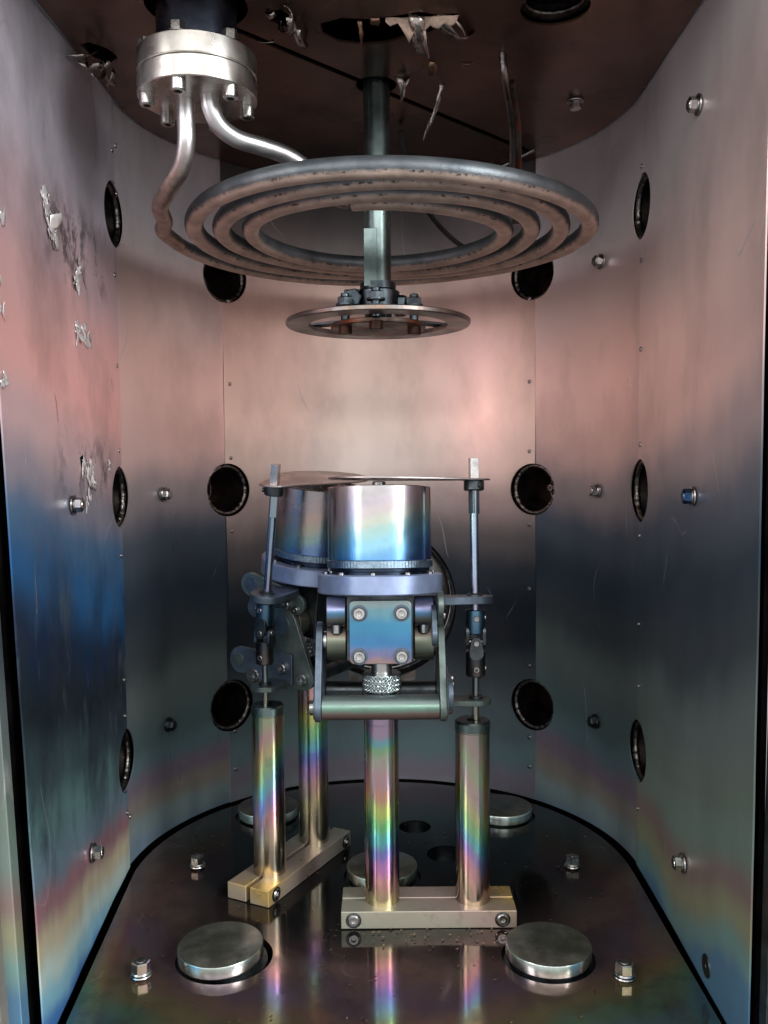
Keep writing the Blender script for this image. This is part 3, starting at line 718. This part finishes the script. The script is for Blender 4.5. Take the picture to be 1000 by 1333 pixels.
    P(MB(TM).lathe([(.0058, .366), (.0058, .3795), (.0050, .3803), (0, .3803)], (MX-.0002, -.0, 0), seg=24), 'target_stud', M_steel, cup)
    # shutter and its rod
    TS = TM @ Matrix.Translation((.0425, 0, .3815)) @ Matrix.Rotation(R_(2.4), 4, 'X') @ Matrix.Rotation(R_(0.9), 4, 'Y') @ Matrix.Translation((-.0425, 0, -.3815))
    sh = P(MB(TS).prism(hull_circles([(MX+.001, .002, .0455), (.0425, 0, .0140)]), .3808, .3822, xy), 'shutter', M_shutter, bevel=.0003)
    P(MB(TM).lathe([(0, .3718), (.0080, .3718), (.0088, .3725), (.0088, .3800), (.0080, .3806), (0, .3806)], (.0425, 0, 0), seg=32), 'hub', M_dark, sh)
    P(MB(TM).socket((.0470, -.0075, .3762), (.0478, -.0092, .3762), .0022, 12), 'set_screw', M_dark, sh)
    rod = P(MB(TM).lathe([(.0036, .262), (.0037, .263), (.0037, .3800), (0, .3800)], (.0425, 0, 0), seg=28), 'shutter_rod', M_rod)
    P(MB(TM @ Matrix.Translation((.0425, 0, 0)) @ Matrix.Rotation(R_(12), 4, 'Z')).box(-.0037, .0037, -.0034, .0034, .3795, .4000), 'rod_end', M_steel, rod, bevel=.0004)
    P(MB(TM @ Matrix.Translation((.0425, 0, 0)) @ Matrix.Rotation(R_(40), 4, 'Z')).box(-.0039, .0039, -.0030, .0030, .352, .3790), 'rod_flat', M_rod, rod, bevel=.0003)
    # universal joint
    uj = P(MB(TM).lathe([(0, .2690), (.0078, .2690), (.0085, .2682), (.0085, .2490), (.0080, .2484), (0, .2484)][::-1], (.0425, 0, 0), seg=32), 'universal_joint', M_joint)
    P(MB().lathe([(0, .2120), (.0078, .2120), (.0085, .2128), (.0085, .2330), (.0078, .2336), (0, .2336)], (.0425, 0, 0), seg=32), 'lower_yoke', M_joint, uj)
    for sx in (-1, 1):
        P(MB(TM).prism(hull_circles([(-.0, .2410, .0048), (0, .2500, .0062)], 24), .0425+sx*.0055, .0425+sx*.0086, yz), 'fork', M_dark, uj, bevel=.0004)
        P(MB(Matrix.Translation((.0425, 0, 0)) @ Matrix.Rotation(PI/2, 4, 'Z') @ Matrix.Translation((-.0425, 0, 0))).prism(hull_circles([(0, .2415, .0048), (0, .2325, .0062)], 24), .0425+sx*.0055, .0425+sx*.0086, yz), 'fork', M_dark, uj, bevel=.0004)
    P(MB().cyl((.0335, 0, .2412), (.0515, 0, .2412), .0028, 20), 'pin', M_bolt, uj)
    P(MB().cyl((.0425, -.0092, .2412), (.0425, .0092, .2412), .0028, 20), 'pin', M_bolt, uj)
    for z in (.2625, .2185):
        P(MB().socket((.0425, -.0078, z), (.0425, -.0090, z), .0026, 14), 'set_screw', M_bolt, uj)
        P(MB().socket((.0503, 0, z), (.0515, 0, z), .0026, 14), 'set_screw', M_bolt, uj)
    P(MB().lathe([(.0030, .168), (.0030, .214)], (.0425, 0, 0), seg=20), 'drive_shaft', M_rod)
    # guide plates: each an angle bracket
    ug = P(MB(TM).prism(hull_circles([(.0425, 0, .0155), (.0165, .0, .0150), (.0165, -.010, .012)]), .2745, .2810, xy), 'upper_guide', M_plate, bevel=.0006)
    P(MB(TM).prism(hull_circles([(-.040, .2760, .0115), (-.004, .2680, .0130), (.012, .266, .010)]), .0078, .0122, yz), 'bracket_leg', M_green, ug, bevel=.0005)
    P(MB(TM).prism(hull_circles([(-.036, .2520, .0095), (-.030, .266, .0095)]), .0030, .0072, yz), 'bracket_lug', M_plate, ug, bevel=.0005)
    P(MB(TM).cyl((.0122, -.040, .2760), (.0128, -.040, .2760), .0070, 28, .0002), 'lobe_face', M_plate, ug)
    P(MB(TM).socket((.0122, .002, .2645), (.0172, .002, .2645), .0052), 'screw', M_bolt, ug)
    P(MB(TM).socket((.0122, .013, .2610), (.0150, .013, .2610), .0034), 'screw', M_bolt, ug)
    P(MB(TM).lathe([(.0040, .2800), (.0070, .2808), (.0070, .2822), (.0056, .2832), (.0040, .2832)], (.0425, 0, 0), seg=32), 'bushing', M_dark, ug)
    lg = P(MB().prism(hull_circles([(.0425, 0, .0130), (.0185, 0, .0100)]), .1880, .1925, xy), 'lower_guide', M_green, bevel=.0005)
    P(MB().prism(hull_circles([(-.045, .207, .0130), (-.022, .2075, .0100)]), .0150, .0190, yz), 'bracket_arm', M_plate, lg, bevel=.0005)
    P(MB().box(.0146, .0192, -.024, .014, .1885, .2175), 'bracket_leg', M_plate, lg, bevel=.0006)
    P(MB().cyl((.0190, -.047, .207), (.0196, -.047, .207), .0058, 24, .0002), 'lobe_face', M_green, lg)
    P(MB().socket((.0192, .004, .2035), (.0240, .004, .2035), .0050), 'screw', M_bolt, lg)
    P(MB().socket((.0192, -.010, .2120), (.0225, -.010, .2120), .0034), 'screw', M_bolt, lg)
    P(MB().lathe([(.0030, .1925), (.0060, .1928), (.0060, .1945), (.0030, .1950)], (.0425, 0, 0), seg=28), 'bushing', M_dark, lg)
    return e
src = make_source()
src.location = (.0355, .755, 0)
tag(src, 'upright source at the front with blue silver cup, its shutter rod on the right', 'sputter source', 'sputter sources on clamped posts')
src2 = copy_tree(src)
src2.location = (-.0915, .846, 0); src2.rotation_euler = (0, 0, R_(-117.2))
_rz = Matrix.Rotation(R_(-117.2), 4, 'Z'); _wr = Matrix.Rotation(R_(4.6), 4, 'X') @ Matrix.Rotation(R_(1.3), 4, 'Y')
_loc = Matrix.Translation((0, 0, PZ)) @ _rz.inverted() @ _wr @ _rz @ Matrix.Translation((0, 0, -PZ))
for ch in src2.children:
    if ch.name.split('.')[0] in ('cup', 'flange_disc', 'neck', 'knurled_ring', 'shutter', 'shutter_rod', 'upper_guide', 'upper_boss', 'clamp_plate', 'tilt_block'): ch.matrix_local = _loc
    if ch.name.startswith('cup'):
        ch.material_slots[0].link = 'OBJECT'; ch.material_slots[0].material = M_cup_rear
tag(src2, 'tilted source partly hidden behind the upright one, its shutter rod on the left', 'sputter source', 'sputter sources on clamped posts')

# ---------------------------------------------------------------- feedthrough flange with two pipes
ft = empty('heater_feedthrough', (FT[0], FT[1], .670))
MB().lathe([(0, .090), (.0300, .090), (.0300, .030), (0, .030)], seg=56).build('sleeve', M_sleeve, ft)
up_ = MB().lathe([(.030, .0165), (.0435, .0165), (.0445, .0172), (.0445, .0312), (.0438, .0320), (.0295, .0320)], seg=80).build('upper_flange', M_alu, ft)
lo_ = MB().lathe([(0, .0), (.0438, .0), (.0445, .0007), (.0445, .0150), (.0437, .0157), (.030, .0157)], seg=80).build('lower_flange', M_alu, ft)
MB().lathe([(.030, .0156), (.0432, .0156), (.0432, .0166), (.030, .0166)], seg=72).build('gasket', M_dark, ft)
for k in range(6):
    a = R_(-100+60*k); bx, by = .0375*math.cos(a), .0375*math.sin(a)
    b = MB().socket((bx, by, -.0001), (bx, by, -.0085), .0056).build('cap_screw', M_steel, ft)
    MB().lathe([(.0068, .0320), (.0068, .0332), (.003, .0332)], (bx, by, 0), seg=24).build('washer', M_bolt, b)
    MB().hexa((bx, by, .0334), (bx, by, .0402), .0060, .3*k).build('nut', M_steel, b, smooth=30)
tag(ft, 'silver bolted flange pair with six cap screws under the ceiling, two pipes below', 'flange')

# heater coil: one tube, two leads and four turns
CO = Vector((.003, .825, .607))
pts = []
lead = [(-.1475, .682, .672), (-.1475, .682, .655), (-.1480, .683, .638), (-.1535, .690, .623), (-.1680, .706, .611), (-.1815, .735, .6065), (-.1875, .775, .606)]
spi = []
th0 = R_(183); turns = 3.80; n = 320
for i in range(n+1):
    th = th0-2*PI*turns*i/n; w = (th0-th)/(2*PI)
    r = .1845-.0250*(w-.5) + .005*max(0, 1-w*2.4) + .0007*math.sin(th*3+w*2)
    spi.append(CO+Vector((r*math.cos(th), r*math.sin(th), .0012*math.sin(th*2.3))))
sp_end = spi[-1]
path = smooth_path(lead, 10)
coil = empty('heater_coil', tuple(CO))
inv = Matrix.Translation(-CO)
MB(inv).tube(spi, .0077, 18, rf=lambda i: .0066+.0016*min(1, i/40)).build('spiral', M_coil, coil, smooth=60)
MB(inv).tube(smooth_path(lead+[tuple(spi[0]), tuple(spi[3])], 10), .0069, 18).build('lead_pipe', M_pipe, coil, smooth=60)
e2 = spi[-1]; e1 = spi[-12]
tdir = (e2-e1).normalized()
lead2 = [(-.1285, .676, .672), (-.1275, .677, .662), (-.122, .681, .6505), (-.110, .690, .6440), (-.092, .700, .6415), (-.075, .712, .639), (-.060, .722, .6315), (-.048, .7255, .620), (-.038, .7250, .6105), tuple(e2+tdir*.003)]
MB(inv).tube(smooth_path(lead2, 10), .0068, 18).build('lead_pipe', M_pipe, coil, smooth=60)
# crusts of flaking film along the tube
m = MB(inv)
for k in range(230):
    i = random.randrange(10, n-5) if random.random() < .35 else random.choice([random.randrange(15, 75), random.randrange(130, 165), random.randrange(215, 250)])
    p = spi[i]; t = (spi[i+1]-spi[i-1]).normalized(); sd = t.cross(Vector((0, 0, 1))).normalized()*random.choice((-1, 1)); a = random.uniform(-.5, .3)
    q = p+sd*.0071*math.cos(a)+Vector((0, 0, .0071*math.sin(a))); L = random.uniform(.001, .0032); nrm = (q-p).normalized()
    vs = [m.v(q-t*L), m.v(q+t*L*random.uniform(.4, 1)), m.v(q+t*L*.3+nrm*random.uniform(.0004, .0016)-Vector((0, 0, random.uniform(.0002, .0012)))), m.v(q-t*L*.6+nrm*.0006)]
    m.f(vs)
tag(m.build('flaking_crust', M_foilbrown, coil, smooth=0), kind='stuff')
tag(coil, 'spiral tube heater with brown coated underside hanging below the ceiling', 'heater')

# shaft with its ring
shf = empty('rotating_holder', (SH[0], SH[1], .52))
q = lambda M=None: MB(Matrix())
MB().lathe([(0, .028), (.0122, .028), (.0122, .245), (0, .245)], seg=40).build('shaft', M_shaft, shf)
MB().box(-.0125, -.0005, -.0150, -.0112, .036, .088).build('flat_bar', M_shaft, shf, smooth=0, bevel=.0005)
hb = MB().lathe([(0, .016), (.019, .016), (.020, .017), (.020, .033), (.0165, .035), (.0165, .041), (0, .041)], seg=40).build('hub', M_shaftdark, shf)
MB().box(-.0310, -.0120, -.0100, .0060, .0165, .0345).build('clamp_ear', M_shaftdark, hb, smooth=0, bevel=.0012)
MB().hexa((-.022, -.0100, .026), (-.023, -.0165, .026), .0085).build('bolt', M_shaftdark, hb, smooth=30)
MB().box(.0140, .0270, -.0080, .0100, .0120, .0300).build('clamp_ear', M_shaftdark, hb, smooth=0, bevel=.0035)
LOW = Matrix.Translation((0, 0, -.0065))
MB().lathe([(0, .004), (.0125, .004), (.0125, .017), (0, .017)], seg=32).build('shaft_end', M_shaftdark, shf)
MB(LOW).lathe([(.0640, .0090), (.0640, .0128), (.0650, .0135), (.0842, .0135), (.0850, .0128), (.0850, .0098), (.0842, .0090), (.0640, .0090)], seg=96).build('ring', M_ring, shf)
MB(LOW).lathe([(0, .0058), (.0430, .0058), (.0438, .0065), (.0438, .0095), (.0430, .0102), (0, .0102)], seg=64).build('rusty_plate', M_rust, shf)
for k, a in enumerate((-92, 30, 152)):
    ca, sa = math.cos(R_(a)), math.sin(R_(a))
    MB(LOW @ Matrix.Rotation(R_(a), 4, 'Z')).box(.020, .0720, -.0075, .0075, .0140, .0165).build('spoke', M_shaftdark, shf, smooth=0, bevel=.0005)
for a, r in ((-92, .046), (215, .036), (-25, .036)):
    ca, sa = math.cos(R_(a))*r, math.sin(R_(a))*r
    so = MB(LOW).lathe([(0, -.0015), (.0058, -.0015), (.0062, -.001), (.0062, .0060), (0, .0060)], (ca, sa, 0), seg=24).build('standoff', M_standoff, shf)
    MB(LOW).hexa((ca, sa, .0255), (ca, sa, .0315), .0074, .5).build('nut', M_shaftdark, so, smooth=30)
    MB(LOW).lathe([(.0040, .0100), (.0040, .0255), (.0082, .0255), (.0082, .0240), (.0040, .0240)], (ca, sa, 0), seg=20).build('stud', M_shaftdark, so)
    MB(LOW).cyl((ca, sa, .0315), (ca, sa, .0350), .0040, 18).build('thread_end', M_shaftdark, so)
tag(shf, 'grey shaft coming down through the coil carrying a flat ring with a rusty plate', 'shaft')

# thin tubes and cables above the coil
o = MB().tube(smooth_path([(.1035, .766, .7405), (.1065, .771, .722), (.119, .815, .700), (.1235, .845, .675), (.1265, .870, .655), (.128, .885, .632)], 8), .0034, 12).build('sensor_tube', M_ring, None, smooth=60)
MB().tube(smooth_path([(.1020, .762, .745), (.1032, .764, .732), (.1040, .766, .727)], 6), .0022, 10).build('inner_wire', M_bolt, o, smooth=60)
MB().tube(smooth_path([(.1120, .772, .7205), (.1235, .812, .700), (.1290, .845, .675), (.1320, .870, .655), (.1330, .885, .632)], 8), .0028, 12).build('outer_tube', M_rust, o, smooth=60)
tag(o, 'thin grey sensor tube hanging from the ceiling to the right of the shaft', 'tube')
o = MB().tube(smooth_path([(.035, 1.0, .705), (.065, .995, .690), (.085, .97, .708), (.13, .99, .722), (.165, .97, .733)], 8), .0016, 8).build('thin_wire', M_steel, None, smooth=60)
tag(o, 'thin bright wire running under the ceiling behind the coil, right of the shaft', 'wire')
o = MB().tube(smooth_path([(.02, .92, .735), (.03, .945, .700), (.05, .98, .672), (.085, 1.02, .648), (.12, 1.045, .642), (.16, 1.02, .646)], 8), .0028, 10).build('dark_cable', M_rubber, None, smooth=60)
tag(o, 'dark cable sagging behind the coil, seen through its centre', 'cable')

# ---------------------------------------------------------------- peeled film and flakes
def strip(m, p, d, w, n, curl, side, taper=.6, jag=.25):
    """curling ribbon of film starting at p in direction d, bending towards side"""
    p = Vector(p); d = Vector(d).normalized(); sd = Vector(side).normalized(); L = w; prev = None
    ax = sd
    for i in range(n+1):
        ww = w*(1-taper*i/n)*(1+jag*random.uniform(-1, 1))*.5
        a, b = m.v(p+ax*ww), m.v(p-ax*ww)
        if prev: m.f([prev[0], a, b, prev[1]])
        prev = (a, b)
        d = Matrix.Rotation(curl*random.uniform(.5, 1.5)/n, 3, ax) @ d
        ax = (Matrix.Rotation(random.uniform(-.25, .25), 3, d) @ ax).normalized()
        p = p+d*(L*.55)
def flake_obj(name, mat, label, cat, group, base, specs):
    m = MB(Matrix.Translation(-Vector(base)))
    for sp in specs: strip(m, *sp)
    o = m.build(name, mat, None, smooth=50); o.location = base
    sol = o.modifiers.new('thickness', 'SOLIDIFY'); sol.thickness = .0003
    tag(o, label, cat, group)
    return o
G = 'film peeling off the ceiling'
D = (0, 0, -1)
flake_obj('peeled_film', M_foilshiny, 'curled silver film peeling from the ceiling left of the shaft, with hooked end', 'film flake', G, (-.072, .71, CEIL),
  [((-.070, .700, CEIL), (.3, .3, -1), 0.0086, 12, 4.2, (1, .2, .1)), ((-.078, .706, CEIL), (-.4, .1, -1), 0.0072, 11, -3.6, (.6, 1, .2)), ((-.066, .712, CEIL-.004), (.1, .5, -1), 0.0065, 13, 3.4, (1, -.4, .3)),
   ((-.084, .712, CEIL-.012), (-1, .2, -.5), 0.0043, 6, .9, (0, .6, 1)), ((-.080, .694, CEIL), (-.2, -.1, -1), 0.0058, 8, 5, (.2, 1, 0))])
flake_obj('peeled_film', M_foilshiny, 'pale film folded down along the torn edge of the ceiling above the shaft', 'film flake', G, (.030, .70, CEIL),
  [((.028, .697, CEIL), (.1, .4, -1), 0.0115, 8, 1.6, (1, .1, 0), .5), ((.044, .700, CEIL), (.5, .4, -.7), 0.0108, 8, 2.0, (.8, -.5, .2), .4), ((.033, .704, CEIL-.006), (.15, .5, -1), 0.0043, 11, .9, (1, -.2, .1), .7), ((.056, .702, CEIL), (1, .3, -.35), 0.0072, 6, 1.2, (.2, .3, 1), .5),
   ((.010, .702, CEIL), (0, .5, -.9), 0.0072, 3, 1.6, (1, 0, 0), .2)])
def flap(p0, p1, lens, drop, curl, label):
    # a broad torn flap folding down from the edge p0-p1, ragged at its free end
    p0, p1 = Vector(p0), Vector(p1); n = len(lens)-1; m = MB(Matrix.Translation(-p0)); rows = []
    for i, L in enumerate(lens):
        d = Vector(drop).normalized(); p = p0.lerp(p1, i/n)+Vector((0, 0, random.uniform(-.0006, 0))); col = [m.v(p)]
        for k in range(4):
            d = Matrix.Rotation(curl/4*random.uniform(.4, 1.6), 3, 'X') @ d; p = p+d*L/4+Vector((random.uniform(-.0006, .0006), 0, 0)); col.append(m.v(p))
        rows.append(col)
    for a, b in zip(rows, rows[1:]):
        for k in range(4): m.f([a[k], b[k], b[k+1], a[k+1]])
    o = m.build('peeled_film', M_flap, None, smooth=30); o.location = p0
    so = o.modifiers.new('thickness', 'SOLIDIFY'); so.thickness = .0003; tag(o, label, 'film flake', G)
flap((.004, .7015, CEIL-.0005), (.061, .6975, CEIL-.0005), [.003, .006, .004, .007, .013, .018, .011, .008, .010, .006, .008, .009, .005, .008, .006, .003], (0, .75, -.65), -.5, 'broad pale coppery flap of film folded along the torn ceiling patch')
flake_obj('peeled_film', M_foilbrown, 'narrow pale strip dangling from the dark torn patch in the ceiling', 'film flake', G, (-.016, .705, CEIL),
  [((-.016, .706, CEIL), (.2, .5, -1), 0.0036, 15, 1.3, (1, 0, .3), .4), ((-.004, .703, CEIL), (0, 1, -.8), 0.0072, 2, 1, (1, 0, 0), .1)])
flake_obj('peeled_film', M_foilshiny, 'small folded triangle of film just right of where the shaft meets the ceiling', 'film flake', G, (.020, .81, CEIL),
  [((.018, .806, CEIL), (.25, .3, -1), 0.0094, 5, 1.4, (1, .2, 0), .9, .1), ((.024, .806, CEIL), (-.2, .3, -1), 0.0065, 5, -1.2, (1, -.3, .2), .8)])
flake_obj('peeled_film', M_foilshiny, 'long thin twisted strip of film hanging right of the shaft', 'film flake', G, (.055, .83, CEIL),
  [((.056, .820, CEIL), (-.15, .2, -1), 0.0058, 17, 1.0, (.8, .5, 0), .65, .35)])
flake_obj('peeled_film', M_foilbrown, 'brown flap of film beside the long hanging strip', 'film flake', G, (.045, .78, CEIL),
  [((.043, .776, CEIL), (.7, .4, -.8), 0.0079, 7, 2.4, (.5, -.4, .8), .6), ((.070, .782, CEIL), (.5, -.2, -.8), 0.0050, 6, -2.0, (.3, .9, 0), .8)])
sp = [((x+random.uniform(-.006, .006), y, CEIL-random.uniform(0, .012)), (random.uniform(-1, 1), random.uniform(-.3, .6), -.7), random.uniform(.004, .009), 8, random.uniform(2, 5)*random.choice((-1, 1)), (random.uniform(-1, 1), random.uniform(-1, 1), .3)) for x, y in ((-.238, .742), (-.232, .748), (-.228, .756), (-.236, .758), (-.230, .766), (-.240, .768), (-.225, .775))]
flake_obj('peeled_film', M_foilshiny, 'tangle of curled flakes where the ceiling meets the torn left sheet', 'film flake', G, (-.234, .757, CEIL), sp)
def wall_flakes(label, spots, mat, k=3, size=(.004, .010)):
    size = (size[0]*1.25, size[1]*1.2)
    # flat torn scraps of the film, held along one side and lifting off the sheet
    p0, n0 = wall(spots[0][0], spots[0][1], .003); e = empty('torn_flakes', p0)
    for s, z in spots:
        for q in range(k+1):
            s1 = s+random.uniform(-.005, .005); z1 = z+random.uniform(-.006, .006); R0 = random.uniform(*size)*(1.25 if q == 0 else 1); ang = random.uniform(0, 2*PI); el = random.uniform(.35, .9)
            lift = random.uniform(.05, .40) if q else .03; m = MB(Matrix.Translation(-p0)); N = 11; rings = []
            def at(r, a):
                u = r*math.cos(a); v = r*math.sin(a)*el; d = max(0, u+R0*.8)
                uu = u*math.cos(ang)-v*math.sin(ang); vv = u*math.sin(ang)+v*math.cos(ang)
                p, n = wall(s1+uu, z1+vv, 0); return p+n*(.0021+lift*d*d/R0*.5+random.uniform(0, .0003))
            rad = [R0*random.uniform(.25, 1.2) for _ in range(N)]
            c = m.v(at(0, 0)); mid = [m.v(at(rad[i]*.55, 2*PI*i/N)) for i in range(N)]; out = [m.v(at(rad[i], 2*PI*i/N+random.uniform(-.15, .15))) for i in range(N)]
            for i in range(N):
                j = (i+1) % N; m.f([c, mid[i], mid[j]]); m.f([mid[i], out[i], out[j], mid[j]])
            o = m.build('flake', mat, e, smooth=9)
            sol = o.modifiers.new('thickness', 'SOLIDIFY'); sol.thickness = .0002
    tag(e, label, 'film flake', 'flakes on the torn left sheet')
wall_flakes('bright torn flakes in the upper middle of the left sheet', [(-SQ-.170, .600), (-SQ-.165, .580), (-SQ-.168, .590), (-SQ-.155, .572)], M_foil, 3, (.003, .009))
wall_flakes('small bright flakes at the end of the diagonal crack in the left sheet', [(-SQ-.112, .553), (-SQ-.110, .542), (-SQ-.104, .560)], M_foil, 3, (.003, .007))
wall_flakes('bright torn flake beside the highest left port', [(-SQ-.092, .508), (-SQ-.085, .506), (-SQ-.110, .506)], M_foil, 3, (.003, .009))
wall_flakes('lifted flakes around the dark tear above the left wall bolt', [(-SQ-.110, .392), (-SQ-.098, .384), (-SQ-.092, .378), (-SQ-.086, .388), (-SQ-.100, .370), (-SQ-.040, .398)], M_foil, 3, (.003, .009))
wall_flakes('tiny flakes along the front edge of the left sheet', [(-SF+.012, .555), (-SF+.018, .562), (-SF+.006, .52), (-SF+.006, .50), (-SF+.005, .45)], M_foil, 2, (.002, .006))

# loose crumbs of film on the floor by the bases
m = MB()
for k in range(240):
    x = random.uniform(-.05, .12) if k < 60 else random.uniform(-.21, .21); y = random.uniform(.705, .733) if k < 60 else random.uniform(.59, .95)
    L = random.uniform(.0006, .0022); a = random.uniform(0, 6.3); z = .0012
    vs = [m.v((x+L*math.cos(a+b)*f, y+L*math.sin(a+b)*f, z+random.uniform(0, .0006))) for b, f in ((0, 1), (1.9, .4), (3.1, 1), (4.6, .5))]; m.f(vs)
tag(m.build('film_crumbs', M_foilbrown, None, smooth=0), 'loose crumbs of film scattered on the chamber floor', 'crumbs', None, 'stuff')
